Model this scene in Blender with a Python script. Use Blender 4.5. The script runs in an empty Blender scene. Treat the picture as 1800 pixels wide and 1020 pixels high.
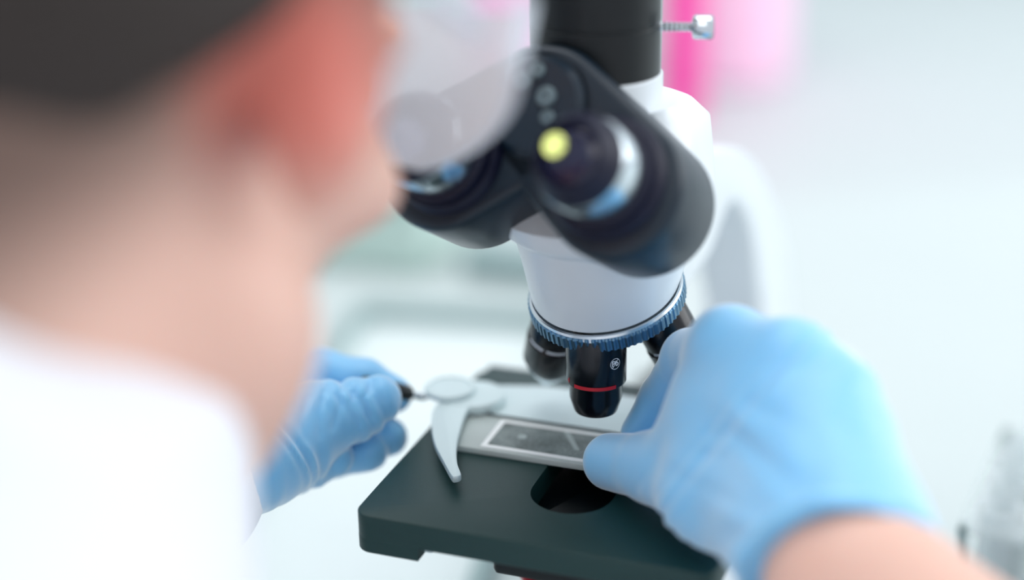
import bpy, bmesh, math, random
import numpy as np
from mathutils import Vector, Matrix
random.seed(7)
S = bpy.context.scene
col = S.collection
R = math.radians
# ------------------------------------------------------------------ camera
LENS_PX = 2912.0
CP = Vector((0.15334, -0.49982, 0.40432))
CR = Vector((0.94044894, 0.33960883, -0.01488718))
CU = Vector((-0.11426554, 0.35706458, 0.92706433))
CF = Vector((-0.32015492, 0.87015558, -0.37460659))
cd = bpy.data.cameras.new('camera')
cam = bpy.data.objects.new('camera', cd)
col.objects.link(cam)
m = Matrix((CR, CU, -CF)).transposed().to_4x4()
m.translation = CP
cam.matrix_world = m
cd.sensor_width = 36
cd.lens = LENS_PX / 1800 * 36
cd.clip_start = 0.01
cd.clip_end = 50
cd.dof.use_dof = True
cd.dof.focus_distance = 0.566
cd.dof.aperture_fstop = 1.9
S.camera = cam
# ------------------------------------------------------------------ light
w = bpy.data.worlds.new('world')
S.world = w
w.use_nodes = True
bg = w.node_tree.nodes['Background']
bg.inputs[0].default_value = (0.90, 0.94, 1.0, 1)
bg.inputs[1].default_value = 0.80


def area(name, loc, target, sx, sy, power, color=(1, 1, 1)):
    l = bpy.data.lights.new(name, 'AREA')
    l.shape = 'RECTANGLE'
    l.size, l.size_y = sx, sy
    l.energy = power
    l.color = color
    o = bpy.data.objects.new(name, l)
    col.objects.link(o)
    o.location = loc
    o.rotation_euler = (Vector(target) - Vector(loc)).to_track_quat('-Z', 'Y').to_euler()
    return o


area('window_light', (1.7, 1.0, 1.0), (0.05, 0.1, 0.15), 1.8, 1.4, 24, (0.97, 0.99, 1.0))
area('ceiling_light', (-0.2, 0.4, 1.75), (0, 0.2, 0.0), 1.4, 1.0, 12, (1.0, 1.0, 0.99))
area('rear_ceiling_light', (0.2, -1.2, 1.7), (-0.05, -0.2, 0.3), 1.0, 0.6, 3, (1.0, 0.99, 0.97))

vs = S.view_settings
S.display_settings.display_device = 'sRGB'
vs.view_transform = 'Standard'
vs.look = 'None'
vs.exposure = 0.12
vs.gamma = 1.0
vs.use_curve_mapping = False
S.cycles.use_denoising = True


# ------------------------------------------------------------------ helpers
def srgb(r, g, b):
    def f(c):
        c /= 255.0
        return c / 12.92 if c <= 0.04045 else ((c + 0.055) / 1.055) ** 2.4
    return (f(r), f(g), f(b), 1)


def mat(name, c, rough=0.5, metal=0.0, spec=0.5, noise=0.03, scale=60, bump=0.0, bscale=200, coat=0, sss=0, trans=0, alpha=1, ior=1.45, sheen=0):
    M = bpy.data.materials.new(name)
    M.use_nodes = True
    nt = M.node_tree
    b = nt.nodes['Principled BSDF']
    b.inputs['Roughness'].default_value = rough
    b.inputs['Metallic'].default_value = metal
    b.inputs['Specular IOR Level'].default_value = spec
    b.inputs['Coat Weight'].default_value = coat
    b.inputs['Subsurface Weight'].default_value = sss
    b.inputs['Subsurface Scale'].default_value = 0.004
    b.inputs['Transmission Weight'].default_value = trans
    b.inputs['Alpha'].default_value = alpha
    b.inputs['IOR'].default_value = ior
    b.inputs['Sheen Weight'].default_value = sheen
    tc = nt.nodes.new('ShaderNodeTexCoord')
    nz = nt.nodes.new('ShaderNodeTexNoise')
    nz.inputs['Scale'].default_value = scale
    nz.inputs['Detail'].default_value = 3
    nt.links.new(tc.outputs['Object'], nz.inputs['Vector'])
    mx = nt.nodes.new('ShaderNodeMix')
    mx.data_type = 'RGBA'
    mx.inputs[6].default_value = (c[0] * (1 - noise), c[1] * (1 - noise), c[2] * (1 - noise), 1)
    mx.inputs[7].default_value = (min(1, c[0] * (1 + noise)), min(1, c[1] * (1 + noise)), min(1, c[2] * (1 + noise)), 1)
    nt.links.new(nz.outputs['Fac'], mx.inputs[0])
    nt.links.new(mx.outputs[2], b.inputs['Base Color'])
    if bump:
        n2 = nt.nodes.new('ShaderNodeTexNoise')
        n2.inputs['Scale'].default_value = bscale
        n2.inputs['Detail'].default_value = 4
        nt.links.new(tc.outputs['Object'], n2.inputs['Vector'])
        bp = nt.nodes.new('ShaderNodeBump')
        bp.inputs['Strength'].default_value = bump
        bp.inputs['Distance'].default_value = 0.001
        nt.links.new(n2.outputs['Fac'], bp.inputs['Height'])
        nt.links.new(bp.outputs[0], b.inputs['Normal'])
    return M


M = {}
M['white'] = mat('white_enamel', srgb(226, 233, 238), 0.32, spec=0.5, bump=0.03, bscale=900, coat=0.2)
M['black'] = mat('black_anodised', srgb(4, 12, 17), 0.34, spec=0.45, noise=0.1)
M['gloss'] = mat('black_gloss', srgb(7, 11, 20), 0.22, spec=0.55, noise=0.1)
M['stage'] = mat('dark_green_grey_stage_paint', srgb(18, 55, 54), 0.42, spec=0.55, noise=0.06, scale=300, bump=0.12, bscale=2500)
M['housing'] = mat('blue_black_housing', srgb(16, 34, 48), 0.33, spec=0.5)
M['chrome'] = mat('satin_chrome', srgb(205, 214, 220), 0.22, metal=1.0, bump=0.02)
M['steel'] = mat('brushed_steel_plate', srgb(212, 228, 230), 0.45, metal=0.35, spec=0.5, noise=0.04, scale=30, bump=0.05, bscale=1500)
M['knurl'] = mat('knurled_metal_glove_reflection', srgb(105, 140, 165), 0.3, metal=0.9)  # blue reflection of the gloves is put into the metal colour
M['screwmetal'] = mat('dull_screw_metal', srgb(112, 128, 134), 0.45, metal=0.8)
M['red'] = mat('red_paint', srgb(190, 30, 45), 0.4)
M['whitemark'] = mat('white_marking', srgb(225, 232, 240), 0.5)
M['bench'] = mat('pale_bench_laminate', srgb(200, 210, 210), 0.5, spec=0.4, noise=0.02, scale=8)
M['wall'] = mat('wall_paint', srgb(238, 243, 246), 0.8, spec=0.2, noise=0.015, scale=3)
M['floor'] = mat('grey_vinyl_floor', srgb(170, 178, 180), 0.5, noise=0.05, scale=20)
M['lens'] = mat('coated_lens', srgb(12, 14, 52), 0.08, spec=0.5, coat=0.3)
M['rubber'] = mat('dark_blue_rubber', srgb(12, 15, 40), 0.5, spec=0.4)


def link(name, me, material, parent=None):
    o = bpy.data.objects.new(name, me)
    col.objects.link(o)
    if material is not None:
        me.materials.append(material)
    if parent is not None:
        o.parent = parent
        o.matrix_parent_inverse = parent.matrix_world.inverted() if False else Matrix.Identity(4)
    return o


def tag(o, label, cat, group=None, kind=None):
    o['label'] = label
    o['category'] = cat
    if group:
        o['group'] = group
    if kind:
        o['kind'] = kind
    return o


def empty(name, label, cat, loc=(0, 0, 0), group=None):
    o = bpy.data.objects.new(name, None)
    o.empty_display_size = 0.02
    col.objects.link(o)
    o.location = loc
    return tag(o, label, cat, group)


def bm_mesh(name, bm, smooth=True, angle=35):
    me = bpy.data.meshes.new(name)
    bmesh.ops.recalc_face_normals(bm, faces=bm.faces)
    if smooth:
        for f in bm.faces:
            f.smooth = True
        ca = math.radians(angle)
        for e in bm.edges:
            if len(e.link_faces) == 2 and e.calc_face_angle(0) > ca:
                e.smooth = False
    bm.to_mesh(me)
    bm.free()
    return me


def obj(name, bm, material, parent=None, off=None, smooth=True, angle=35):
    """link bm as one mesh; off: world->parent offset vector to subtract"""
    me = bm_mesh(name, bm, smooth, angle)
    if off is not None:
        me.transform(Matrix.Translation(-Vector(off)))
    return link(name, me, material, parent)


def frame(axis, up=(0, 0, 1)):
    """matrix with local z along axis"""
    z = Vector(axis).normalized()
    u = Vector(up)
    if abs(z.dot(u)) > 0.99:
        u = Vector((0, 1, 0))
    x = u.cross(z).normalized()
    y = z.cross(x)
    return Matrix((x, y, z)).transposed().to_4x4()


def lathe(bm, prof, mtx=None, n=64, closed=False):
    """prof: list of (r, z) revolved about z"""
    mtx = mtx or Matrix.Identity(4)
    rings = []
    for r, z in prof:
        if r < 1e-7:
            rings.append([bm.verts.new(mtx @ Vector((0, 0, z)))])
        else:
            rings.append([bm.verts.new(mtx @ Vector((r * math.cos(2 * math.pi * i / n), r * math.sin(2 * math.pi * i / n), z))) for i in range(n)])
    pairs = list(zip(rings[:-1], rings[1:]))
    if closed:
        pairs.append((rings[-1], rings[0]))
    for a, b in pairs:
        for i in range(n):
            j = (i + 1) % n
            if len(a) == 1 and len(b) == 1:
                continue
            if len(a) == 1:
                bm.faces.new((a[0], b[i], b[j]))
            elif len(b) == 1:
                bm.faces.new((a[i], a[j], b[0]))
            else:
                bm.faces.new((a[i], a[j], b[j], b[i]))
    return bm


def prism(bm, pts, z0, z1, mtx=None, bevel=0.0, seg=3, hole=None):
    """extrude closed 2D outline between z0 and z1 (local), rims rounded by insetting"""
    mtx = mtx or Matrix.Identity(4)
    n = len(pts)
    P = [Vector((p[0], p[1])) for p in pts]
    area2 = sum(P[i].x * P[(i + 1) % n].y - P[(i + 1) % n].x * P[i].y for i in range(n))
    if area2 < 0:
        P.reverse()
    N = []
    for i in range(n):
        a = (P[i] - P[i - 1])
        b = (P[(i + 1) % n] - P[i])
        na = Vector((a.y, -a.x)).normalized() if a.length > 1e-9 else Vector((0, 0))
        nb = Vector((b.y, -b.x)).normalized() if b.length > 1e-9 else Vector((0, 0))
        s = na + nb
        d = max(0.35, 1 + na.dot(nb))
        N.append(s / d)
    levels = []
    if bevel > 0:
        for k in range(seg + 1):
            t = math.pi / 2 * k / seg
            levels.append((z0 + bevel * (1 - math.sin(t)), -bevel * (1 - math.cos(math.pi / 2 - t)) if False else -bevel * (1 - math.sin(t)) * 0 - bevel * (1 - math.cos(math.pi / 2 - t))))
        levels = [(z0 + bevel * (1 - math.cos(math.pi / 2 * k / seg)), -bevel * (1 - math.sin(math.pi / 2 * k / seg))) for k in range(seg + 1)]
        levels += [(z1 - bevel * (1 - math.cos(math.pi / 2 * k / seg)), -bevel * (1 - math.sin(math.pi / 2 * k / seg))) for k in range(seg, -1, -1)]
    else:
        levels = [(z0, 0), (z1, 0)]
    rings = []
    for z, o in levels:
        rings.append([bm.verts.new(mtx @ Vector((P[i].x + N[i].x * o, P[i].y + N[i].y * o, z))) for i in range(n)])
    for a, b in zip(rings[:-1], rings[1:]):
        for i in range(n):
            j = (i + 1) % n
            bm.faces.new((a[i], a[j], b[j], b[i]))
    if hole is None:
        bm.faces.new(list(reversed(rings[0])))
        bm.faces.new(rings[-1])
    else:
        H = [Vector(h) for h in hole]
        zt, zb = levels[-1][0], levels[0][0]
        top = [bm.verts.new(mtx @ Vector((h.x, h.y, zt))) for h in H]
        bot = [bm.verts.new(mtx @ Vector((h.x, h.y, zb))) for h in H]
        k = len(H)
        for i in range(k):
            bm.faces.new((top[i], top[(i + 1) % k], bot[(i + 1) % k], bot[i]))
        for outer, inner in ((rings[-1], top), (rings[0], bot)):
            es = []
            for ring in (outer, inner):
                for i in range(len(ring)):
                    a, b = ring[i], ring[(i + 1) % len(ring)]
                    e = bm.edges.get((a, b)) or bm.edges.new((a, b))
                    es.append(e)
            bmesh.ops.triangle_fill(bm, use_beauty=True, use_dissolve=False, edges=es)
    return bm


def rrect(x0, y0, x1, y1, r, n=8):
    pts = []
    for cx, cy, a0 in ((x1 - r, y1 - r, 0), (x0 + r, y1 - r, 90), (x0 + r, y0 + r, 180), (x1 - r, y0 + r, 270)):
        for i in range(n + 1):
            a = R(a0 + 90 * i / n)
            pts.append((cx + r * math.cos(a), cy + r * math.sin(a)))
    return pts


def box(bm, x0, y0, z0, x1, y1, z1, r=0.001, mtx=None):
    return prism(bm, rrect(x0, y0, x1, y1, max(r, 1e-4), 3), z0, z1, mtx, bevel=min(r, (z1 - z0) * 0.45), seg=2)


def tube(bm, pts, rad, n=12, caps=True):
    pts = [Vector(p) for p in pts]
    rads = rad if isinstance(rad, (list, tuple)) else [rad] * len(pts)
    rings = []
    prev = None
    for i, p in enumerate(pts):
        t = (pts[min(i + 1, len(pts) - 1)] - pts[max(i - 1, 0)]).normalized()
        if prev is None:
            x = t.orthogonal().normalized()
        else:
            x = (prev - t * prev.dot(t)).normalized()
        prev = x
        y = t.cross(x)
        rings.append([bm.verts.new(p + rads[i] * (x * math.cos(2 * math.pi * k / n) + y * math.sin(2 * math.pi * k / n))) for k in range(n)])
    for a, b in zip(rings[:-1], rings[1:]):
        for k in range(n):
            bm.faces.new((a[k], a[(k + 1) % n], b[(k + 1) % n], b[k]))
    if caps:
        bm.faces.new(list(reversed(rings[0])))
        bm.faces.new(rings[-1])
    return bm


def smooth_path(pts, n=8):
    pts = [Vector(p) for p in pts]
    out = []
    for i in range(len(pts) - 1):
        p0, p1, p2, p3 = pts[max(i - 1, 0)], pts[i], pts[i + 1], pts[min(i + 2, len(pts) - 1)]
        for k in range(n):
            t = k / n
            out.append(0.5 * ((2 * p1) + (p2 - p0) * t + (2 * p0 - 5 * p1 + 4 * p2 - p3) * t * t + (3 * p1 - p0 - 3 * p2 + p3) * t ** 3))
    out.append(pts[-1])
    return out


# ------------------------------------------------------------------ signed distance volumes -> continuous organic surfaces
class Vol:
    def __init__(s, lo, hi, res):
        s.res = res
        s.lo = np.array(lo, dtype=float)
        s.n = np.ceil((np.array(hi) - s.lo) / res).astype(int) + 1
        s.f = np.full(s.n, 0.03 if res < 0.002 else 0.08, dtype=np.float32)

    def _sub(s, lo, hi):
        a = np.clip(np.floor((np.array(lo) - s.lo) / s.res).astype(int), 0, s.n)
        b = np.clip(np.ceil((np.array(hi) - s.lo) / s.res).astype(int) + 1, 0, s.n)
        if (b <= a).any():
            return None
        g = [s.lo[i] + s.res * np.arange(a[i], b[i]) for i in range(3)]
        X, Y, Z = np.meshgrid(*g, indexing='ij')
        return (slice(a[0], b[0]), slice(a[1], b[1]), slice(a[2], b[2])), X, Y, Z

    def _apply(s, sl, d, k, op):
        f = s.f[sl]
        if op == 'add':
            h = np.clip(0.5 + 0.5 * (f - d) / k, 0, 1)
            s.f[sl] = f * (1 - h) + d * h - k * h * (1 - h)
        else:
            d = -d
            h = np.clip(0.5 - 0.5 * (f - d) / k, 0, 1)
            s.f[sl] = f * (1 - h) + d * h + k * h * (1 - h)

    def cap(s, a, b, ra, rb, k=0.004, op='add'):
        a, b = np.array(a, float), np.array(b, float)
        m_ = max(ra, rb) + k * 1.5 + s.res * 3
        q = s._sub(np.minimum(a, b) - m_, np.maximum(a, b) + m_)
        if q is None:
            return
        sl, X, Y, Z = q
        ab = b - a
        t = np.clip(((X - a[0]) * ab[0] + (Y - a[1]) * ab[1] + (Z - a[2]) * ab[2]) / (ab @ ab + 1e-12), 0, 1)
        d = np.sqrt((X - a[0] - t * ab[0]) ** 2 + (Y - a[1] - t * ab[1]) ** 2 + (Z - a[2] - t * ab[2]) ** 2) - (ra + (rb - ra) * t)
        s._apply(sl, d.astype(np.float32), k, op)

    def ell(s, c, r, rot=None, k=0.004, op='add'):
        c = np.array(c, float)
        r = np.array(r, float)
        m_ = r.max() + k * 1.5 + s.res * 3
        q = s._sub(c - m_, c + m_)
        if q is None:
            return
        sl, X, Y, Z = q
        X, Y, Z = X - c[0], Y - c[1], Z - c[2]
        if rot is not None:
            A = np.array(rot.to_3x3())  # local->world columns
            X, Y, Z = (X * A[0, 0] + Y * A[1, 0] + Z * A[2, 0], X * A[0, 1] + Y * A[1, 1] + Z * A[2, 1], X * A[0, 2] + Y * A[1, 2] + Z * A[2, 2])
        k0 = np.sqrt((X / r[0]) ** 2 + (Y / r[1]) ** 2 + (Z / r[2]) ** 2)
        k1 = np.sqrt((X / r[0] ** 2) ** 2 + (Y / r[1] ** 2) ** 2 + (Z / r[2] ** 2) ** 2) + 1e-9
        d = k0 * (k0 - 1) / k1
        d = np.where(k0 < 0.05, -r.min(), d)
        s._apply(sl, d.astype(np.float32), k, op)

    def half(s, p, nrm, k=0.003):
        """cut away everything on the side nrm points to"""
        nrm = np.array(Vector(nrm).normalized())
        g = [s.lo[i] + s.res * np.arange(s.n[i]) for i in range(3)]
        d = ((g[0] - p[0]) * nrm[0])[:, None, None] + ((g[1] - p[1]) * nrm[1])[None, :, None] + ((g[2] - p[2]) * nrm[2])[None, None, :]
        s.f = np.maximum(s.f, d.astype(np.float32))

    def grid(s):
        g = [s.lo[i] + s.res * np.arange(s.n[i]) for i in range(3)]
        return np.meshgrid(*g, indexing='ij')

    def mesh(s, name, off=(0, 0, 0)):
        f = s.f
        f[0] = f[-1] = 0.01
        f[:, 0] = f[:, -1] = 0.01
        f[:, :, 0] = f[:, :, -1] = 0.01
        ins = f < 0
        nx, ny, nz = f.shape
        cnt = np.zeros((nx - 1, ny - 1, nz - 1), np.int8)
        for i in (0, 1):
            for j in (0, 1):
                for k in (0, 1):
                    cnt += ins[i:nx - 1 + i, j:ny - 1 + j, k:nz - 1 + k]
        act = (cnt > 0) & (cnt < 8)
        idx = np.full(act.shape, -1, np.int64)
        ci = np.argwhere(act)
        idx[act] = np.arange(len(ci))
        acc = np.zeros((len(ci), 3))
        num = np.zeros(len(ci))
        corners = [(i, j, k) for i in (0, 1) for j in (0, 1) for k in (0, 1)]
        for ca in corners:
            for ax in range(3):
                if ca[ax] == 1:
                    continue
                cb = list(ca)
                cb[ax] = 1
                fa = f[ci[:, 0] + ca[0], ci[:, 1] + ca[1], ci[:, 2] + ca[2]].astype(float)
                fb = f[ci[:, 0] + cb[0], ci[:, 1] + cb[1], ci[:, 2] + cb[2]].astype(float)
                x = (fa < 0) != (fb < 0)
                t = np.where(x, fa / np.where(x, fa - fb, 1), 0)
                p = np.tile(np.array(ca, float), (len(ci), 1))
                p[:, ax] += t
                acc[x] += p[x]
                num[x] += 1
        V = (ci + acc / num[:, None]) * s.res + s.lo - np.array(off)
        Q = []
        for ax in range(3):
            a = [slice(1, -1)] * 3
            b = [slice(1, -1)] * 3
            a[ax] = slice(0, -1)
            b[ax] = slice(1, None)
            ia, ib = ins[tuple(a)], ins[tuple(b)]
            for flip, msk in ((False, ia & ~ib), (True, ib & ~ia)):
                e = np.argwhere(msk)
                off3 = np.array([1, 1, 1])
                off3[ax] = 0
                e = e + off3
                u, v = (ax + 1) % 3, (ax + 2) % 3
                du, dv = np.zeros(3, int), np.zeros(3, int)
                du[u] = 1
                dv[v] = 1
                q = [e - du - dv, e - dv, e, e - du]
                q = np.stack([idx[c[:, 0], c[:, 1], c[:, 2]] for c in q], 1)
                if flip:
                    q = q[:, ::-1]
                Q.append(q)
        Q = np.concatenate(Q)
        me = bpy.data.meshes.new(name)
        me.vertices.add(len(V))
        me.vertices.foreach_set('co', V.ravel())
        me.loops.add(Q.size)
        me.loops.foreach_set('vertex_index', Q.ravel().astype(np.int32))
        me.polygons.add(len(Q))
        me.polygons.foreach_set('loop_start', np.arange(0, Q.size, 4, dtype=np.int32))
        me.polygons.foreach_set('loop_total', np.full(len(Q), 4, np.int32))
        me.polygons.foreach_set('use_smooth', np.ones(len(Q), bool))
        me.update(calc_edges=True)
        me.validate()
        return me


def at(x, y, d):
    """world point seen at photo position x, y at depth d metres along the view"""
    return CP + d * ((x - 900) / LENS_PX * CR - (y - 510) / LENS_PX * CU + CF)


def smooth_mod(o, it=4, fac=0.5):
    md = o.modifiers.new('smooth', 'SMOOTH')
    md.iterations = it
    md.factor = fac


# ------------------------------------------------------------------ the room
def structure(name, x0, y0, z0, x1, y1, z1, material):
    bm = bmesh.new()
    box(bm, x0, y0, z0, x1, y1, z1, 0.002)
    o = obj(name, bm, material)
    o['kind'] = 'structure'
    return o


structure('floor', -2.2, -1.8, -0.95, 2.2, 1.75, -0.90, M['floor'])
structure('wall_back', -2.2, 1.62, -0.90, 2.2, 1.75, 1.9, M['wall'])
structure('wall_left', -2.3, -1.8, -0.90, -2.2, 1.75, 1.9, M['wall'])
# bench
bench = empty('laboratory_bench', 'long pale laboratory bench with a smooth light green-white top', 'bench', (0, 0.6, -0.9))
bo = (0, 0.6, -0.9)
bm = bmesh.new(); box(bm, -1.6, -0.18, -0.035, 1.6, 1.60, 0.0, 0.003)
obj('bench_top', bm, M['bench'], bench, bo)
for x in (-1.5, 1.42):
    bm = bmesh.new(); box(bm, x, -0.12, -0.9, x + 0.08, 1.55, -0.035, 0.003)
    obj('side_panel', bm, M['wall'], bench, bo)

# ------------------------------------------------------------------ the microscope
mic = empty('microscope', 'white and black binocular laboratory microscope with a dark square stage', 'microscope', (0, 0, 0))
# base
bm = bmesh.new(); prism(bm, rrect(-0.048, -0.03, 0.048, 0.335, 0.02), 0.0, 0.035, bevel=0.006)
base = obj('base', bm, M['white'], mic)
bm = bmesh.new(); lathe(bm, [(0, .035), (.026, .035), (.026, .055), (.023, .058), (.018, .058), (.018, .0565), (0, .0565)], Matrix.Translation((0, 0.02, 0)))
lamp = obj('lamp_collector', bm, M['black'], base)
# arm
outer = [(0.04, 0.236), (0.085, 0.222), (0.108, 0.2123), (0.1303, 0.2067), (0.1695, 0.1934), (0.2087, 0.1724), (0.2479, 0.1403), (0.2816, 0.1048), (0.3027, 0.0619), (0.308, 0.03)]
inner = [(0.222, 0.03), (0.2223, 0.0952), (0.211, 0.1162), (0.1964, 0.1412), (0.1747, 0.1634), (0.1502, 0.176), (0.1314, 0.174), (0.105, 0.166), (0.04, 0.17)]
pts = [(p.x, p.y) for p in smooth_path([(a, b, 0) for a, b in outer], 5)] + [(p.x, p.y) for p in smooth_path([(a, b, 0) for a, b in inner], 5)]
# local x,y -> world Y,Z ; local z -> world X
AM = Matrix(((0, 0, 1, 0), (1, 0, 0, 0), (0, 1, 0, 0), (0, 0, 0, 1)))
bm = bmesh.new(); prism(bm, pts, -0.014, 0.014, AM, bevel=0.003, seg=3)
obj('arm', bm, M['white'], mic)
bm = bmesh.new(); box(bm, -0.02, 0.03, 0.062, 0.02, 0.235, 0.080, 0.003); box(bm, -0.02, 0.028, 0.063, 0.02, 0.048, 0.1208, 0.002)
obj('stage_bracket', bm, M['white'], mic)
for sx in (-1, 1):
    bm = bmesh.new()
    lathe(bm, [(0, 0), (.012, 0), (.021, .002), (.022, .004), (.022, .017), (.020, .019), (.011, .0195), (.010, .028), (0, .028)], Matrix.Translation((sx * .0145, .215, .050)) @ frame((sx, 0, 0)))
    obj('focus_knob', bm, M['black'], mic)
# stage
SX0, SX1, SY0, SY1, SZ = -0.0645, 0.0585, -0.0655, 0.056, 0.13
hole = []
HX0, HX1, HYF = -0.0135, 0.0150, -0.0290
hr = (HX1 - HX0) / 2
hc = (HX0 + HX1) / 2
for i in range(17):
    a = R(180 + 180 * i / 16)
    hole.append((hc + hr * math.cos(a), HYF + hr * math.sin(a)))
for i in range(17):
    a = R(180 * i / 16)
    hole.append((hc + hr * math.cos(a), 0.012 + hr * math.sin(a)))
bm = bmesh.new()
prism(bm, rrect(SX0, SY0, SX1, SY1, 0.006), SZ - 0.0095, SZ, bevel=0.0006, seg=3, hole=hole)
stage = obj('stage', bm, M['stage'], mic)
bm = bmesh.new(); prism(bm, [p for p in rrect(SX0, SY0, SX0 + 0.0295, SY1 - 0.002, .0058) if p[0] < SX0 + .012] + [(SX0 + .0235, SY0), (SX0 + .0235, SY1 - .002)], SZ - 0.0142, SZ - 0.0084, bevel=.0007)
obj('side_rail', bm, M['stage'], stage)
bm = bmesh.new(); lathe(bm, [(0, 0), (.0016, 0), (.0016, .0025), (.0012, .003), (0, .003)], Matrix.Translation((SX0 + 0.0235, SY0 + 0.006, SZ - 0.0118)) @ frame((1, 0, 0)), 20)
obj('rail_screw', bm, M['chrome'], stage)
# tab of the back edge
bm = bmesh.new(); box(bm, SX0 + 0.001, SY1 - 0.003, SZ - 0.009, SX1 - 0.01, SY1 + 0.006, SZ - 0.0002, 0.002)
obj('back_ledge', bm, M['stage'], stage)
# condenser beneath
bm = bmesh.new()
lathe(bm, [(0, .088), (.024, .088), (.0255, .090), (.0255, .096), (.020, .098), (.017, .1155), (.0155, .117), (.012, .117), (.011, .1165), (0, .1175)], Matrix.Translation((0, 0.0, 0)))
cond = obj('condenser', bm, M['black'], mic)
bm = bmesh.new(); box(bm, -.021, -.050, .1060, .023, .040, .1200, .002)
obj('condenser_mount', bm, M['black'], cond)
bm = bmesh.new(); lathe(bm, [(.0256, .0905), (.0262, .0905), (.0262, .0925), (.0256, .0925)], Matrix.Identity(4), closed=True)
obj('white_band', bm, M['whitemark'], cond)
bm = bmesh.new(); tube(bm, smooth_path([(-.015, -.012, .0935), (-.026, -.016, .0925), (-.033, -.0155, .091)], 4), [.002] * 9, 10)
obj('iris_lever', bm, M['black'], cond)
bm = bmesh.new(); tube(bm, smooth_path([(-.012, -.022, .0855), (-.0185, -.0185, .0855), (-.022, -.013, .0855)], 4), .0026, 10)
obj('red_marker', bm, M['red'], cond)
# silver plate of the slide holder, lying on the stage
plate = [(-0.0493, 0.0133), (-0.0451, 0.0133), (0.050, 0.0133), (0.053, 0.016), (0.053, 0.040), (0.049, 0.0445), (-0.0242, 0.0438), (-0.0405, 0.0411), (-0.0554, 0.0360), (-0.0590, 0.030), (-0.0600, 0.022), (-0.0560, 0.0165)]
pl = [(p.x, p.y) for p in smooth_path([(a, b, 0) for a, b in plate + plate[:1]], 3)[:-1]]
bm = bmesh.new(); prism(bm, pl, SZ, SZ + 0.0028, bevel=0.0006, seg=2)
holder = obj('slide_holder', bm, M['steel'], mic)
bm = bmesh.new(); lathe(bm, [(0, 0), (.011, 0), (.0118, .0004), (.0118, .0028), (.0112, .0034), (0, .0036)], Matrix.Translation((-.0545, .0215, SZ + .0028)), 48)
obj('pivot_lug', bm, M['steel'], holder)
bm = bmesh.new(); lathe(bm, [(0, 0), (.0092, 0), (.0097, .0005), (.0097, .0018), (.0090, .0025), (.0082, .0026), (.0080, .0022), (0, .0024)], Matrix.Translation((-.0635, .0205, SZ + .0058)), 48)
obj('pivot_disc', bm, M['steel'], holder)
claw = [(-0.0640, 0.0130), (-0.0640, 0.0048), (-0.0592, -0.0083), (-0.0530, -0.0204), (-0.0453, -0.0314), (-0.0388, -0.0402), (-0.0370, -0.0408), (-0.0358, -0.0393), (-0.0364, -0.0375), (-0.0405, -0.0305), (-0.0455, -0.0182), (-0.0490, -0.0054), (-0.0515, 0.0062), (-0.0520, 0.0160)]
cl = [(p.x, p.y) for p in smooth_path([(a, b, 0) for a, b in claw], 4)]
bm = bmesh.new(); prism(bm, cl, SZ + 0.0034, SZ + 0.0060, bevel=0.0005, seg=2)
obj('spring_claw', bm, M['steel'], holder)
LT = at(742, 699, .622)
LG0 = at(720, 693, .617)
LG1 = at(640, 676, .602)
bm = bmesh.new(); tube(bm, [Vector((-.0655, .0205, SZ + .007)), LT, LG0 + (LG0 - LT) * .2], [.0012, .0013, .0015], 14)
lever = obj('holder_lever', bm, M['chrome'], holder)
d = (LG1 - LG0).normalized()
bm = bmesh.new(); tube(bm, [LG0 - d * .0004, LG0 + d * .001, LG0 + d * .006, LG1, LG1 + d * .001], [.0022, .0031, .0034, .0034, .0028], 20)
obj('lever_grip', bm, M['black'], lever)

# nosepiece
AL = R(19)
RHO = R(12)
ND = Vector((math.sin(AL) * math.sin(RHO), math.sin(AL) * math.cos(RHO), -math.cos(AL)))       # revolver axis, downwards
NC = Vector((-0.0012, 0.0150, 0.1873))                  # centre of the ring top
NM = Matrix.Translation(NC) @ frame(-ND)            # local z upwards along axis
bm = bmesh.new()
lathe(bm, [(0, -.004), (.0262, -.0045), (.0266, .0000), (.0272, .0004), (.0268, .0012), (.0262, .0014), (.0258, .0004), (.0240, .0004), (0, .0004)], NM, 128)
nose = obj('nosepiece', bm, M['chrome'], mic)
bm = bmesh.new()
n = 300
prof = [(.0265, -.0052), (.0278, -.0048), (.0278, -.0006), (.0274, .0003), (.0266, .0006)]
rings = []
for r_, z_ in prof:
    rings.append([bm.verts.new(NM @ Vector(((r_ - (0.00045 if (i // 2) % 2 and .027 < r_ else 0)) * math.cos(2 * math.pi * i / n), (r_ - (0.00045 if (i // 2) % 2 and .027 < r_ else 0)) * math.sin(2 * math.pi * i / n), z_))) for i in range(n)])
for a, b in zip(rings[:-1], rings[1:]):
    for i in range(n):
        bm.faces.new((a[i], a[(i + 1) % n], b[(i + 1) % n], b[i]))
obj('knurled_ring', bm, M['knurl'], nose, smooth=False)
bm = bmesh.new()
lathe(bm, [(.0265, -.0052), (.0250, -.0056), (.020, -.0095), (.010, -.0115), (0, -.012)], NM, 96)
obj('turret', bm, M['chrome'], nose)


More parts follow.
